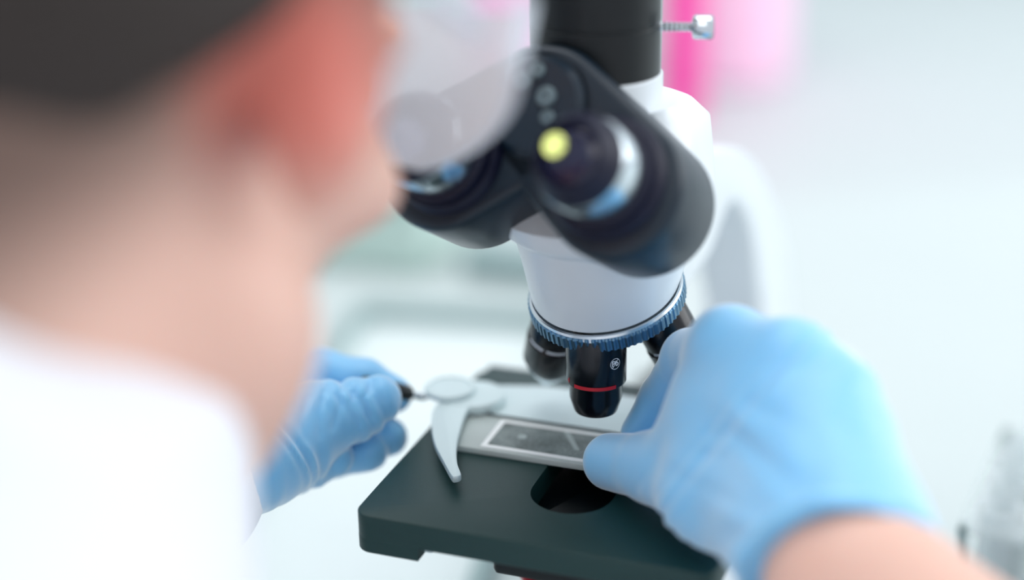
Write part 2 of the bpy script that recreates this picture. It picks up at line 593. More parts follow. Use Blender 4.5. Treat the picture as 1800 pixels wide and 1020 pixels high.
def text_on(name, body, size, material, parent, mtx, radius, zc, ang, flat=False, bold=0.0):
    cu = bpy.data.curves.new('text', 'FONT')
    cu.body = body
    cu.size = size
    cu.extrude = 0.00006
    cu.offset = bold
    cu.align_x = 'CENTER'
    cu.align_y = 'CENTER'
    to = bpy.data.objects.new('text', cu)
    col.objects.link(to)
    dg = bpy.context.evaluated_depsgraph_get()
    me = bpy.data.meshes.new_from_object(to.evaluated_get(dg))
    bpy.data.objects.remove(to)
    for v in me.vertices:
        a = ang + v.co.x / radius
        rr = radius + 0.00005 + v.co.z
        v.co = mtx @ Vector((rr * math.cos(a), rr * math.sin(a), zc + v.co.y))
    return link(name, me, material, parent)


def objective(base_pt, direction, prof, bands, parent, kind, ang=0):
    X = Matrix.Translation(base_pt) @ frame(-Vector(direction))   # local z up, toward the nosepiece
    bm = bmesh.new()
    lathe(bm, prof, X, 72)
    o = obj('objective', bm, M['gloss'], parent)
    for nm, r0, z0, z1, a0, a1, mt in bands:
        bm = bmesh.new()
        k = 40
        V = []
        for i in range(k + 1):
            a = R(a0 + (a1 - a0) * i / k)
            for rr, zz in ((r0, z0), (r0 + .00012, z0), (r0 + .00012, z1), (r0, z1)):
                V.append(bm.verts.new(X @ Vector((rr * math.cos(a), rr * math.sin(a), zz))))
        for i in range(k):
            for j in range(4):
                bm.faces.new((V[4 * i + j], V[4 * i + (j + 1) % 4], V[4 * i + 4 + (j + 1) % 4], V[4 * i + 4 + j]))
        obj(nm, bm, M[mt], o)
    return o, X


# working objective: vertical, in front of the revolver centre
bm_top = 0.1780
P1 = [(0, .002), (.0098, .002), (.0106, .0), (.0106, -.0180), (.0104, -.0184), (.0096, -.0188), (.0094, -.0192), (.0092, -.0246), (.0078, -.0292), (.0074, -.0300), (.0052, -.0301), (.0050, -.0296), (0, -.0296)]
camang = math.degrees(math.atan2(CP.y, CP.x))       # direction from the axis to the viewer
OB, X1 = objective(Vector((0, 0.0, bm_top)), (0, 0, -1), P1, [], nose, 0)
OBM = Matrix.Translation((0, 0, bm_top))
# frame() may spin the local axes, so the markings use an unspun matrix
def ring_band(name, mtx, r0, z0, z1, a0, a1, mt, parent):
    bm = bmesh.new()
    k = 48
    V = []
    for i in range(k + 1):
        a = R(a0 + (a1 - a0) * i / k)
        for rr, zz in ((r0, z0), (r0 + .00012, z0), (r0 + .00012, z1), (r0, z1)):
            V.append(bm.verts.new(mtx @ Vector((rr * math.cos(a), rr * math.sin(a), zz))))
    for i in range(k):
        for j in range(4):
            bm.faces.new((V[4 * i + j], V[4 * i + (j + 1) % 4], V[4 * i + 4 + (j + 1) % 4], V[4 * i + 4 + j]))
    return obj(name, bm, M[mt], parent)


ring_band('red_band', OBM, .01062, -.0182, -.0169, camang - 44, camang + 40, 'red', OB)
ring_band('silver_collar', OBM, .0107, -.0002, .0012, 0, 360, 'chrome', OB)
text_on('magnification_number', '4', .0028, M['red'], OB, OBM, .0106, -.0166, R(camang - 62))
pa = R(camang + 38)
sym = text_on('lead_free_mark', 'Pb', .0029, M['whitemark'], OB, OBM, .0106, -.0088, pa, bold=.00002)
bm = bmesh.new()
k = 40
V = []
for i in range(k):
    a = 2 * math.pi * i / k
    for rr in (.00185, .00205):
        x, y = rr * math.cos(a), rr * math.sin(a)
        aa = pa + x / .0106
        V.append(bm.verts.new(OBM @ Vector((.01072 * math.cos(aa), .01072 * math.sin(aa), -.0088 + y))))
for i in range(k):
    bm.faces.new((V[2 * i], V[2 * i + 1], V[(2 * i + 3) % (2 * k)], V[(2 * i + 2) % (2 * k)]))
bar = []
for t, s_ in ((-1, -1), (1, -1), (1, 1), (-1, 1)):
    x = t * .0019 * .62 + s_ * .00009
    y = t * .0019 * .78 - s_ * .00007
    aa = pa + x / .0106
    bar.append(bm.verts.new(OBM @ Vector((.01072 * math.cos(aa), .01072 * math.sin(aa), -.0088 + y))))
bm.faces.new(bar)
obj('crossed_circle', bm, M['whitemark'], OB)
# the other objectives, splayed away
BE = AL
rad = {'left': Vector((-1, 0, 0)), 'right': Vector((1, 0, 0)), 'back': Vector((0, math.cos(AL), math.sin(AL)))}
PL = [(0, .009), (.0080, .009), (.0086, .002), (.0100, 0), (.0100, -.0100), (.0096, -.0104), (.0096, -.0112), (.0104, -.0118), (.0104, -.0225), (.0086, -.0262)]
for nm in ('left', 'right', 'back'):
    dr = (ND * math.cos(BE) + rad[nm] * math.sin(BE)).normalized()
    b0 = NC + ND * (.0145 if nm == 'left' else .0085) + rad[nm] * (.0192 if nm == 'left' else .0180)
    if nm == 'left':
        prof = PL + [(.0062, -.0300), (.0028, -.0312), (.0024, -.0350), (.0016, -.0362), (0, -.0362)]
    elif nm == 'right':
        prof = PL[:-1] + [(.0085, -.0245), (.0068, -.0272), (.0046, -.0280), (0, -.0280)]
    else:
        prof = PL + [(.0062, -.0290), (.0036, -.0300), (0, -.0300)]
    o, X = objective(b0, dr, prof, [], nose, 0)
    # viewer direction in local frame
    lv = (X.inverted() @ CP)
    va = math.degrees(math.atan2(lv.y, lv.x))
    ring_band('white_band', X, .0097, -.0115, -.0101, va - 62, va - 20, 'whitemark', o)
    ring_band('white_band', X, .0097, -.0115, -.0101, va - 12, va + 75, 'whitemark', o)
    if nm == 'left':
        bm = bmesh.new()
        lathe(bm, [(.0086, -.0258), (.0087, -.0262), (.0064, -.0300), (.0028, -.0313), (.0026, -.0352), (.0016, -.0364), (0, -.0364)], X, 48)
        obj('metal_nose', bm, M['chrome'], o)
    if nm == 'right':
        text_on('engraved_number', '25', .003, M['whitemark'], o, X, .0104, -.0150, R(va - 40))

# white cone, prism block and collar
CM = Matrix.Translation(NC)
bm = bmesh.new()
n = 96
rings = []
# bottom ring lies in the tilted plane of the nosepiece, the upper rings level
for t, rad_, in ((0.0, .0258), (0.03, .0262), (0.5, .0290), (1.0, .0322)):
    ring = []
    for i in range(n):
        a = 2 * math.pi * i / n
        pb = NM @ Vector((rad_ * math.cos(a), rad_ * math.sin(a), .0022))
        ang = math.atan2(pb.y - NC.y, pb.x - NC.x)
        ptop = Vector((0.0 + rad_ * math.cos(ang), 0.011 + rad_ * math.sin(ang), .2135))
        ring.append(bm.verts.new(pb.lerp(ptop, t)))
    rings.append(ring)
for a, b in zip(rings[:-1], rings[1:]):
    for i in range(n):
        bm.faces.new((a[i], a[(i + 1) % n], b[(i + 1) % n], b[i]))
bm.faces.new(list(reversed(rings[0])))
bm.faces.new(rings[-1])
obj('nosepiece_housing', bm, M['white'], mic)
bm = bmesh.new()
def sq(hx, hy, cy, r, z):
    return [Vector((x, y + cy, z)) for x, y in rrect(-hx, -hy, hx, hy, r, 10)]
lv = [(.0300, .030, .010, .026, .2105), (.0330, .0340, .011, .027, .2135), (.0335, .035, .012, .024, .2190), (.0325, .0325, .018, .020, .2260), (.0300, .0300, .024, .020, .240), (.0292, .0290, .025, .020, .2460), (.0276, .0265, .024, .020, .2490), (.0258, .0245, .022, .020, .2525), (.0235, .0230, .018, .020, .2550), (.0222, .0220, .014, .0205, .2565)]
rings = [[bm.verts.new(v) for v in sq(*l)] for l in lv]
for a, b in zip(rings[:-1], rings[1:]):
    for i in range(len(a)):
        bm.faces.new((a[i], a[(i + 1) % len(a)], b[(i + 1) % len(a)], b[i]))
bm.faces.new(list(reversed(rings[0])))
bm.faces.new(rings[-1])
obj('prism_housing', bm, M['white'], mic, angle=50)
bm = bmesh.new()
lathe(bm, [(.0222, .2575), (.0222, .2700), (.0216, .2706), (0, .2706)], Matrix.Translation((-.0043, .012, -.0045)), 96)
obj('tube_collar', bm, M['white'], mic)
# black vertical phototube
bm = bmesh.new()
lathe(bm, [(0, .2700), (.0210, .2700), (.0214, .2704), (.0214, .2868), (.0211, .2871), (.0211, .2877), (.0214, .2880), (.0214, .345), (0, .345)], Matrix.Translation((-.0043, .012, -.0045)), 96)
ptube = obj('phototube', bm, M['black'], mic)
bm = bmesh.new()
sm = Matrix.Translation((.0157, .016, .2812)) @ frame((.94, .30, -.02))
lathe(bm, [(0, 0), (.0016, 0)] + [((.0016 if i % 2 else .0013), .0008 * i) for i in range(1, 16)] + [(.0017, .0125), (0, .0125)], sm, 24)
ts = obj('clamp_screw', bm, M['chrome'], ptube)
bm = bmesh.new()
k = 36
prof = [(.0016, .0110), (.0034, .0113), (.0040, .0120), (.0040, .0172), (.0036, .0180), (0, .0182)]
rings = []
for r_, z_ in prof[:-1]:
    rings.append([bm.verts.new(sm @ Vector(((r_ * (0.93 if i % 3 == 0 and r_ > .0035 else 1)) * math.cos(2 * math.pi * i / k), (r_ * (0.93 if i % 3 == 0 and r_ > .0035 else 1)) * math.sin(2 * math.pi * i / k), z_))) for i in range(k)])
for a, b in zip(rings[:-1], rings[1:]):
    for i in range(k):
        bm.faces.new((a[i], a[(i + 1) % k], b[(i + 1) % k], b[i]))
bm.faces.new(rings[-1])
obj('knurled_head', bm, M['chrome'], ts)

# binocular head
GA, TH = R(8), R(30)
E_ = Vector((-math.sin(GA) * math.cos(TH), -math.cos(GA) * math.cos(TH), math.sin(TH)))
L_ = Vector((math.cos(GA), -math.sin(GA), 0))
W_ = E_.cross(L_) * -1
if W_.z < 0:
    W_ = -W_
MID = Vector((-0.0174, -0.0590, 0.2610))            # midpoint between the eyepiece ends
BM_ = Matrix((L_, W_, E_)).transposed().to_4x4()
BM_.translation = MID
def hull2(c0, r0, c1, r1, n=28):
    pts = []
    for (c, r_) in ((c0, r0), (c1, r1)):
        for i in range(n * 2):
            a = math.pi * i / n
            pts.append((c[0] + r_ * math.cos(a), c[1] + r_ * math.sin(a)))
    pts = sorted(set(pts))
    def half_(ps):
        h = []
        for p in ps:
            while len(h) > 1 and (h[-1][0] - h[-2][0]) * (p[1] - h[-2][1]) - (h[-1][1] - h[-2][1]) * (p[0] - h[-2][0]) <= 0:
                h.pop()
            h.append(p)
        return h
    a = half_(pts); b = half_(reversed(pts))
    return a[:-1] + b[:-1]
IPD = .028
bh = None
for s_ in (1, -1):
    c1 = (s_ * (IPD + .002), -.002)
    bm = bmesh.new()
    prism(bm, hull2((s_ * .001, .019), .0215, c1, .0228), -.067 + (.001 if s_ < 0 else 0), -.031, BM_, bevel=.003, seg=3)
    o = obj('prism_arm', bm, M['housing'], mic)
    TM = BM_ @ Matrix.Translation((s_ * IPD, 0, 0))
    bm = bmesh.new()
    # stepped skirt, hollow barrel and eye rim in one revolved wall
    lathe(bm, [(.0200, -.032), (.0196, -.029), (.0180, -.0272), (.0172, -.0272), (.0172, -.0235), (.0150, -.0225), (.0146, -.0072), (.0122, -.0035), (.0110, -.001), (.0104, 0), (.0098, 0), (.0095, -.0012), (.0092, -.003), (0, -.003)], TM, 72)
    et = obj('eyepiece', bm, M['rubber'], mic)
    bm = bmesh.new()
    lathe(bm, [(.01475, -.0215), (.0152, -.021), (.0150, -.0085), (.0144, -.0075), (.01435, -.0215)], TM, 72, closed=False)
    obj('chrome_sleeve', bm, M['chrome'], et)
    bm = bmesh.new()
    lathe(bm, [(.0095, -.0026), (.008, -.0017), (.005, -.0010), (.002, -.0007), (0, -.0006)], TM, 48)
    obj('eye_lens', bm, M['lens'], et)
    if s_ == 1:
        ex = Matrix.Translation((-.0046, .0020, 0.0002))
        rr = .0036
        bm = bmesh.new(); lathe(bm, [(rr, 0), (rr * .98, .0001), (0, .0001)], TM @ ex, 40)
        EM = bpy.data.materials.new('lit_exit_pupil'); EM.use_nodes = True
        nt = EM.node_tree; b = nt.nodes['Principled BSDF']
        nz = nt.nodes.new('ShaderNodeTexNoise'); nz.inputs['Scale'].default_value = 900; nz.inputs['Detail'].default_value = 2
        tc = nt.nodes.new('ShaderNodeTexCoord'); nt.links.new(tc.outputs['Object'], nz.inputs['Vector'])
        rp = nt.nodes.new('ShaderNodeValToRGB'); rp.color_ramp.elements[0].position = .34; rp.color_ramp.elements[1].position = .42
        rp.color_ramp.elements[0].color = srgb(60, 80, 40); rp.color_ramp.elements[1].color = srgb(222, 232, 140)
        nt.links.new(nz.outputs['Fac'], rp.inputs[0]); nt.links.new(rp.outputs[0], b.inputs['Emission Color'])
        b.inputs['Emission Strength'].default_value = 1.5; b.inputs['Base Color'].default_value = (0, 0, 0, 1)
        obj('exit_pupil', bm, EM, et)
    if s_ == -1:
        bm = bmesh.new(); lathe(bm, [(.0068, 0), (.0066, .0003), (.004, .0008), (0, .001)], TM @ Matrix.Translation((.002, -.003, 0)), 40)
        obj('lens_reflection_disc', bm, mat('pale_lens_reflection', srgb(190, 192, 214), .15, metal=.8), et)  # pale disc added as the bright reflection on the eye lens
# hinge with its screws
bm = bmesh.new()
lathe(bm, [(0, -.062), (.0165, -.062), (.0165, -.029), (.0145, -.027), (0, -.027)], BM_ @ Matrix.Translation((0, .019, 0)), 48)
hinge = obj('hinge_cap', bm, M['housing'], mic)
for dx, dy, r_ in ((-.005, .026, .0030), (.004, .022, .0034), (.006, .0155, .0024), (-.001, .030, .0026)):
    bm = bmesh.new()
    lathe(bm, [(0, -.0275), (r_, -.0275), (r_, -.0262), (r_ * .8, -.0256), (r_ * .35, -.0256), (r_ * .3, -.0262), (0, -.0262)], BM_ @ Matrix.Translation((dx, dy, 0)), 24)
    obj('hinge_screw', bm, M['screwmetal'], hinge)
# link block from binocular head to prism housing
bm = bmesh.new()
BMX = Matrix.Translation((0, 0, 0))
prism(bm, rrect(-.020, -.008, .020, .026, .010, 6), -.085, -.060, BM_, bevel=.003)
obj('head_mount', bm, M['white'], mic)

# ------------------------------------------------------------------ the glass slide
sl = empty('glass_slide', 'thick clear glass slide with a white-outlined counting area, on the black stage', 'slide', (-.012, 0, SZ))
so = (-.012, 0, SZ)
M['glass'] = mat('slide_glass', srgb(222, 234, 232), .12, spec=.5, trans=.35, ior=1.4)
GZ = SZ + .0023
bm = bmesh.new(); prism(bm, rrect(-.0545, -.0130, .0255, .0128, .0006, 3), SZ + .0001, GZ, bevel=.00025, seg=2)
obj('glass_plate', bm, M['glass'], sl, so)
M['frosted'] = bpy.data.materials.new('grey_speckled_film')
fm = M['frosted']; fm.use_nodes = True
nt = fm.node_tree; b = nt.nodes['Principled BSDF']; b.inputs['Roughness'].default_value = .45
tc = nt.nodes.new('ShaderNodeTexCoord')
nz = nt.nodes.new('ShaderNodeTexNoise'); nz.inputs['Scale'].default_value = 1400; nz.inputs['Detail'].default_value = 4
n3 = nt.nodes.new('ShaderNodeTexNoise'); n3.inputs['Scale'].default_value = 110; n3.inputs['Detail'].default_value = 3
nt.links.new(tc.outputs['Object'], nz.inputs['Vector']); nt.links.new(tc.outputs['Object'], n3.inputs['Vector'])
mm = nt.nodes.new('ShaderNodeMath'); mm.operation = 'ADD'; nt.links.new(nz.outputs['Fac'], mm.inputs[0]); nt.links.new(n3.outputs['Fac'], mm.inputs[1])
rp = nt.nodes.new('ShaderNodeValToRGB')
rp.color_ramp.elements[0].position = .35; rp.color_ramp.elements[0].color = srgb(70, 82, 82)
rp.color_ramp.elements[1].position = .75; rp.color_ramp.elements[1].color = srgb(150, 164, 163)
mh = nt.nodes.new('ShaderNodeMath'); mh.operation = 'MULTIPLY'; mh.inputs[1].default_value = .5
nt.links.new(mm.outputs[0], mh.inputs[0]); nt.links.new(mh.outputs[0], rp.inputs[0]); nt.links.new(rp.outputs[0], b.inputs['Base Color'])
FX0, FX1, FY0, FY1, FW = -.0395, .019, -.0110, .0112, .0019
bm = bmesh.new(); prism(bm, [(FX0 + FW, FY0 + FW), (FX1 - FW, FY0 + FW), (FX1 - FW, FY1 - FW), (FX0 + FW, FY1 - FW)], GZ, GZ + .00008)
obj('counting_area', bm, fm, sl, so, smooth=False)
M['milk'] = mat('white_ceramic_line', srgb(246, 250, 250), .35)
bm = bmesh.new()
prism(bm, [(FX0, FY0), (FX1, FY0), (FX1, FY1), (FX0, FY1)], GZ, GZ + .00022, hole=[(FX0 + FW, FY0 + FW), (FX1 - FW, FY0 + FW), (FX1 - FW, FY1 - FW), (FX0 + FW, FY1 - FW)])
obj('white_border', bm, M['milk'], sl, so, smooth=False)
M['smear'] = mat('pale_smear', srgb(168, 182, 182), .5, noise=.1, scale=600)
bm = bmesh.new(); lathe(bm, [(.0017, 0), (.0014, .00012), (0, .00018)], Matrix.Translation((-.0277, .0005, GZ + .00008)), 24)
obj('specimen_spot', bm, M['smear'], sl, so)
bm = bmesh.new(); prism(bm, [(-.0152, .0094), (-.0128, .0094), (-.0050, -.0030), (-.0066, -.0036)], GZ + .00008, GZ + .00016)
obj('smear_streak', bm, M['smear'], sl, so, smooth=False)
bm = bmesh.new()
pts = [Vector((-.0002 + .0011 * math.cos(a), -.0070 + .0011 * math.sin(a), GZ + .0002)) for a in [R(20 + 20 * i) for i in range(16)]]
pts2 = [Vector((.0022 + .0010 * math.cos(a), -.0068 + .0010 * math.sin(a), GZ + .0002)) for a in [R(0 + 24 * i) for i in range(14)]]
tube(bm, pts, .00018, 6); tube(bm, pts2, .00018, 6)
obj('etched_mark', bm, M['milk'], sl, so)

# ------------------------------------------------------------------ the person
M['skin'] = mat('skin', srgb(222, 181, 165), .5, sss=.12, noise=.06, scale=25, bump=.1, bscale=700)
M['hair'] = mat('dark_brown_hair', srgb(44, 36, 32), .6, noise=.3, scale=200, bump=.5, bscale=800)
M['coat'] = mat('white_coat_cotton', srgb(236, 239, 246), .8, spec=.2, noise=.02, scale=12, bump=.15, bscale=1200)
EAR = at(560, 150, .36)
HY, HP = R(3), R(-24)                                 # head yaw towards +X, pitch down
HR = Matrix.Rotation(-HY, 4, 'Z') @ Matrix.Rotation(HP, 4, 'X') @ Matrix.Rotation(R(4), 4, 'Y')
HC = EAR - HR.to_3x3() @ Vector((.079, -.008, -.004))
PO = (HC.x, HC.y - .1, -.9)


def H(x, y, z):
    return HC + HR.to_3x3() @ Vector((x, y, z))


HLN = (HR.to_3x3() @ Vector((0, .74, -.67))).normalized()   # hairline plane
HLP = H(0, -.044, -.016)
def skin_zones(Mt):
    nt = Mt.node_tree
    b = nt.nodes['Principled BSDF']
    src = b.inputs['Base Color'].links[0].from_socket
    tc = nt.nodes.new('ShaderNodeTexCoord')
    # cropped stubble thinning out below the hairline
    dp = nt.nodes.new('ShaderNodeVectorMath'); dp.operation = 'DOT_PRODUCT'
    dp.inputs[1].default_value = HLN
    nt.links.new(tc.outputs['Object'], dp.inputs[0])
    h0 = (HLP - Vector(PO)).dot(HLN)
    mr = nt.nodes.new('ShaderNodeMapRange'); mr.interpolation_type = 'SMOOTHSTEP'
    mr.inputs[1].default_value = h0 - .004; mr.inputs[2].default_value = h0 + .042
    mr.inputs[3].default_value = .85; mr.inputs[4].default_value = 0
    nt.links.new(dp.outputs['Value'], mr.inputs[0])
    mx = nt.nodes.new('ShaderNodeMix'); mx.data_type = 'RGBA'
    mx.inputs[7].default_value = srgb(74, 58, 50)
    nt.links.new(mr.outputs[0], mx.inputs[0]); nt.links.new(src, mx.inputs[6])
    # flushed ear
    ds = nt.nodes.new('ShaderNodeVectorMath'); ds.operation = 'DISTANCE'
    ds.inputs[1].default_value = H(.079, -.014, -.004) - Vector(PO)
    nt.links.new(tc.outputs['Object'], ds.inputs[0])
    m2 = nt.nodes.new('ShaderNodeMapRange'); m2.interpolation_type = 'SMOOTHSTEP'
    m2.inputs[1].default_value = .008; m2.inputs[2].default_value = .037
    m2.inputs[3].default_value = .9; m2.inputs[4].default_value = 0
    nt.links.new(ds.outputs['Value'], m2.inputs[0])
    m3 = nt.nodes.new('ShaderNodeMix'); m3.data_type = 'RGBA'
    m3.inputs[7].default_value = srgb(204, 106, 92)
    nt.links.new(m2.outputs[0], m3.inputs[0]); nt.links.new(mx.outputs[2], m3.inputs[6])
    nt.links.new(m3.outputs[2], b.inputs['Base Color'])
skin_zones(M['skin'])
GM = bpy.data.materials.new('blue_nitrile'); GM.use_nodes = True
nt = GM.node_tree; b = nt.nodes['Principled BSDF']
b.inputs['Base Color'].default_value = srgb(126, 198, 243)
b.inputs['Roughness'].default_value = .42
b.inputs['Subsurface Weight'].default_value = .3
b.inputs['Sheen Weight'].default_value = .8
b.inputs['Sheen Roughness'].default_value = .5
b.inputs['Subsurface Radius'].default_value = (.3, .8, 1.0)
b.inputs['Subsurface Scale'].default_value = .004
tc = nt.nodes.new('ShaderNodeTexCoord')
nz = nt.nodes.new('ShaderNodeTexNoise'); nz.inputs['Scale'].default_value = 90; nz.inputs['Detail'].default_value = 3
nt.links.new(tc.outputs['Object'], nz.inputs['Vector'])
bp = nt.nodes.new('ShaderNodeBump'); bp.inputs['Strength'].default_value = .25; bp.inputs['Distance'].default_value = .001
nt.links.new(nz.outputs['Fac'], bp.inputs['Height']); nt.links.new(bp.outputs[0], b.inputs['Normal'])
M['glove'] = GM

neck_base = Vector((HC.x + .005, HC.y - .105, HC.z - .135))
wristR = at(1512, 1050, .452)
wristL = at(388, 808, .566)
shR, shL = Vector((HC.x + .185, neck_base.y - .03, .105)), Vector((HC.x - .185, neck_base.y - .03, .105))
elR, elL = Vector((.305, -.195, .062)), Vector((-.29, -.225, .062))
chest = Vector((HC.x, neck_base.y - .045, .02))
waist = Vector((HC.x, neck_base.y - .13, -.30))
hip = Vector((HC.x, neck_base.y - .16, -.40))

body = Vol((-.46, -.86, -.92), (.42, .02, .50), .0042)
def head_shape(v, g=0.0, only_skull=False):
    v.ell(H(0, -.018, .030), (.076 + g, .096 + g, .086 + g), HR, .02)
    if only_skull:
        return
    v.ell(H(0, .040, -.020), (.060 + g, .052 + g, .080 + g), HR, .03)
    v.cap(H(.053, .010, -.060), H(.014, .070, -.098), .022, .018, .02)
    v.cap(H(-.053, .010, -.060), H(-.014, .070, -.098), .022, .018, .02)
    v.ell(H(0, .078, -.100), (.020, .016, .016), HR, .015)
    v.cap(H(.046, .022, -.070), H(.026, .052, -.094), .024, .022, .02)
    v.cap(H(-.046, .022, -.070), H(-.026, .052, -.094), .024, .022, .02)
    v.cap(H(0, .092, .010), H(0, .108, -.026), .007, .0115, .008)
    v.ell(H(.012, .098, -.030), (.008, .009, .007), HR, .005)
    v.ell(H(-.012, .098, -.030), (.008, .009, .007), HR, .005)
    v.ell(H(0, .088, -.060), (.024, .010, .0065), HR, .006)
    v.ell(H(0, .086, -.070), (.020, .010, .0065), HR, .005)
    for s_ in (1, -1):
        v.ell(H(s_ * .032, .094, .006), (.017, .012, .012), HR, .008, 'sub')
        v.ell(H(s_ * .032, .082, .005), (.015, .012, .011), HR, .003)
        v.cap(H(s_ * .016, .092, .024), H(s_ * .050, .078, .022), .006, .005, .008)
        v.ell(H(s_ * .046, .068, -.022), (.020, .018, .014), HR, .015)
        # ear, tilted outward
        er = HR @ Matrix.Rotation(s_ * R(-28), 4, 'Z')
        v.ell(H(s_ * .081, -.008, .004), (.0085, .0185, .033), er, .005)
        v.ell(H(s_ * .079, .000, -.022), (.006, .010, .013), er, .005)
        v.ell(H(s_ * .0905, -.003, .006), (.0065, .011, .021), er, .003, 'sub')
        v.cap(H(s_ * .083, .006, -.004), H(s_ * .084, .004, .006), .004, .003, .003)
head_shape(body)
v = body
v.cap(H(-.002, -.030, -.050), neck_base + Vector((-.006, -.006, 0)), .056, .056, .03)
v.cap(H(0, .012, -.066), neck_base + Vector((-.02, -.005, -.03)), .046, .040, .025)
v.cap(neck_base, chest, .062, .095, .03)
v.ell(chest + Vector((0, -.01, -.03)), (.155, .085, .14), None, .04)
v.cap(chest, waist, .12, .115, .05)
v.cap(chest + Vector((.03, 0, .06)), shR, .06, .055, .04)
v.cap(chest + Vector((-.03, 0, .06)), shL, .06, .055, .04)
v.ell(hip, (.165, .12, .11), None, .05)
kneeR, kneeL = Vector((HC.x + .16, -.13, -.42)), Vector((HC.x - .16, -.13, -.42))
for kn, s_ in ((kneeR, 1), (kneeL, -1)):
    v.cap(hip + Vector((s_ * .09, .02, -.02)), kn, .082, .058, .04)
    v.cap(kn, Vector((kn.x, kn.y - .07, -.84)), .055, .036, .03)
    v.cap(Vector((kn.x, kn.y - .09, -.87)), Vector((kn.x + s_ * .02, kn.y + .07, -.875)), .028, .024, .02)
for sh, el, wr in ((shR, elR, wristR), (shL, elL, wristL)):
    v.cap(sh, el, .050, .040, .03)
    mid = el.lerp(wr, .35)
    v.cap(el, mid, .042, .044 if wr is wristR else .036, .02)
    v.cap(mid, wr, .043 if wr is wristR else .034, .0262 if wr is wristR else .0165, .02)
# covered palms inside the gloves
palmR = at(1400, 800, .50)
palmL = at(510, 800, .585)
v.cap(wristR, palmR, .0225, .014, .01)
v.cap(wristL, palmL, .0160, .009, .008)
me = body.mesh('person', PO)
person = link('person', me, M['skin'])
smooth_mod(person, 5, .5)
person.location = PO
tag(person, 'person in a white coat and blue gloves bending over the microscope, seen from behind', 'person')

# hair: a close-cropped cap over the skull, fading at the nape and above the ears
hv = Vol(np.array(HC) - .15, np.array(HC) + .15, .003)
head_shape(hv, .004, True)
hv.half(HLP, HLN)
hv.half(H(0, .070, .05), HR.to_3x3() @ Vector((0, 1, .15)))
hair = link('hair', hv.mesh('hair', PO), M['hair'], person)
smooth_mod(hair, 3)
for s_ in (1, -1):
    bm = bmesh.new()
    bmesh.ops.create_uvsphere(bm, u_segments=24, v_segments=16, radius=.0115, matrix=Matrix.Translation(H(s_ * .032, .0835, .005)))
    obj('eye', bm, mat('eye_white', srgb(235, 235, 235), .2), person, PO)

# safety spectacles
M['clear'] = mat('clear_polycarbonate', srgb(236, 244, 252), .5, trans=.15, alpha=.62, ior=1.12)
gl = bpy.data.objects.new('safety_spectacles', None); col.objects.link(gl); gl.parent = person
LC = []
bm = bmesh.new()
nu, nv = 28, 12
grid = []
for k_, rr in ((0, 1.0), (1, .975)):
    for i in range(nu + 1):
        a = R(-82 + 164 * i / nu)
        rowv = []
        for j in range(nv + 1):
            t = j / nv
            edge = abs(a) / R(82)
            top = .030 + .004 * math.cos(a)
            bot = -.010 - .004 * math.exp(-((abs(a) - R(38)) / R(20)) ** 2) + .040 * max(0, edge - .35)
            z = bot + (top - bot) * t
            rowv.append(bm.verts.new(H(.102 * rr * math.sin(a), .030 + .096 * rr * math.cos(a), z)))
        grid.append(rowv)
for k_ in (0, 1):
    for i in range(nu):
        for j in range(nv):
            q = (grid[k_ * (nu + 1) + i][j], grid[k_ * (nu + 1) + i + 1][j], grid[k_ * (nu + 1) + i + 1][j + 1], grid[k_ * (nu + 1) + i][j + 1])
            bm.faces.new(q if k_ == 0 else q[::-1])
for j, fl in ((0, 0), (nv, 1)):
    for i in range(nu):
        bm.faces.new((grid[i][j], grid[i + 1][j], grid[nu + 1 + i + 1][j], grid[nu + 1 + i][j]))
for i in (0, nu):
    for j in range(nv):
        bm.faces.new((grid[i][j], grid[i][j + 1], grid[nu + 1 + i][j + 1], grid[nu + 1 + i][j]))
obj('wraparound_lens', bm, M['clear'], gl, PO, angle=60)
for s_ in (1, -1):
    bm = bmesh.new()
    tube(bm, smooth_path([H(s_ * .0905, .044, .020), H(s_ * .086, .020, .024), H(s_ * .080, -.012, .034), H(s_ * .074, -.035, .012)], 6), .0022, 10)
    obj('temple_arm', bm, mat('pale_plastic', srgb(200, 205, 215), .3), gl, PO)

# gloves
def hand_mesh(name, pts, lo_pad, res=.0009, finish=None):
    P_ = [p for c in pts for p in (c[0], c[1])]
    lo = np.min([np.array(p) for p in P_], 0) - lo_pad
    hi = np.max([np.array(p) for p in P_], 0) + lo_pad
    V_ = Vol(lo, hi, res)
    for a, b, ra, rb, k_ in pts:
        V_.cap(a, b, ra, rb, k_)
    if finish:
        finish(V_)
    return V_


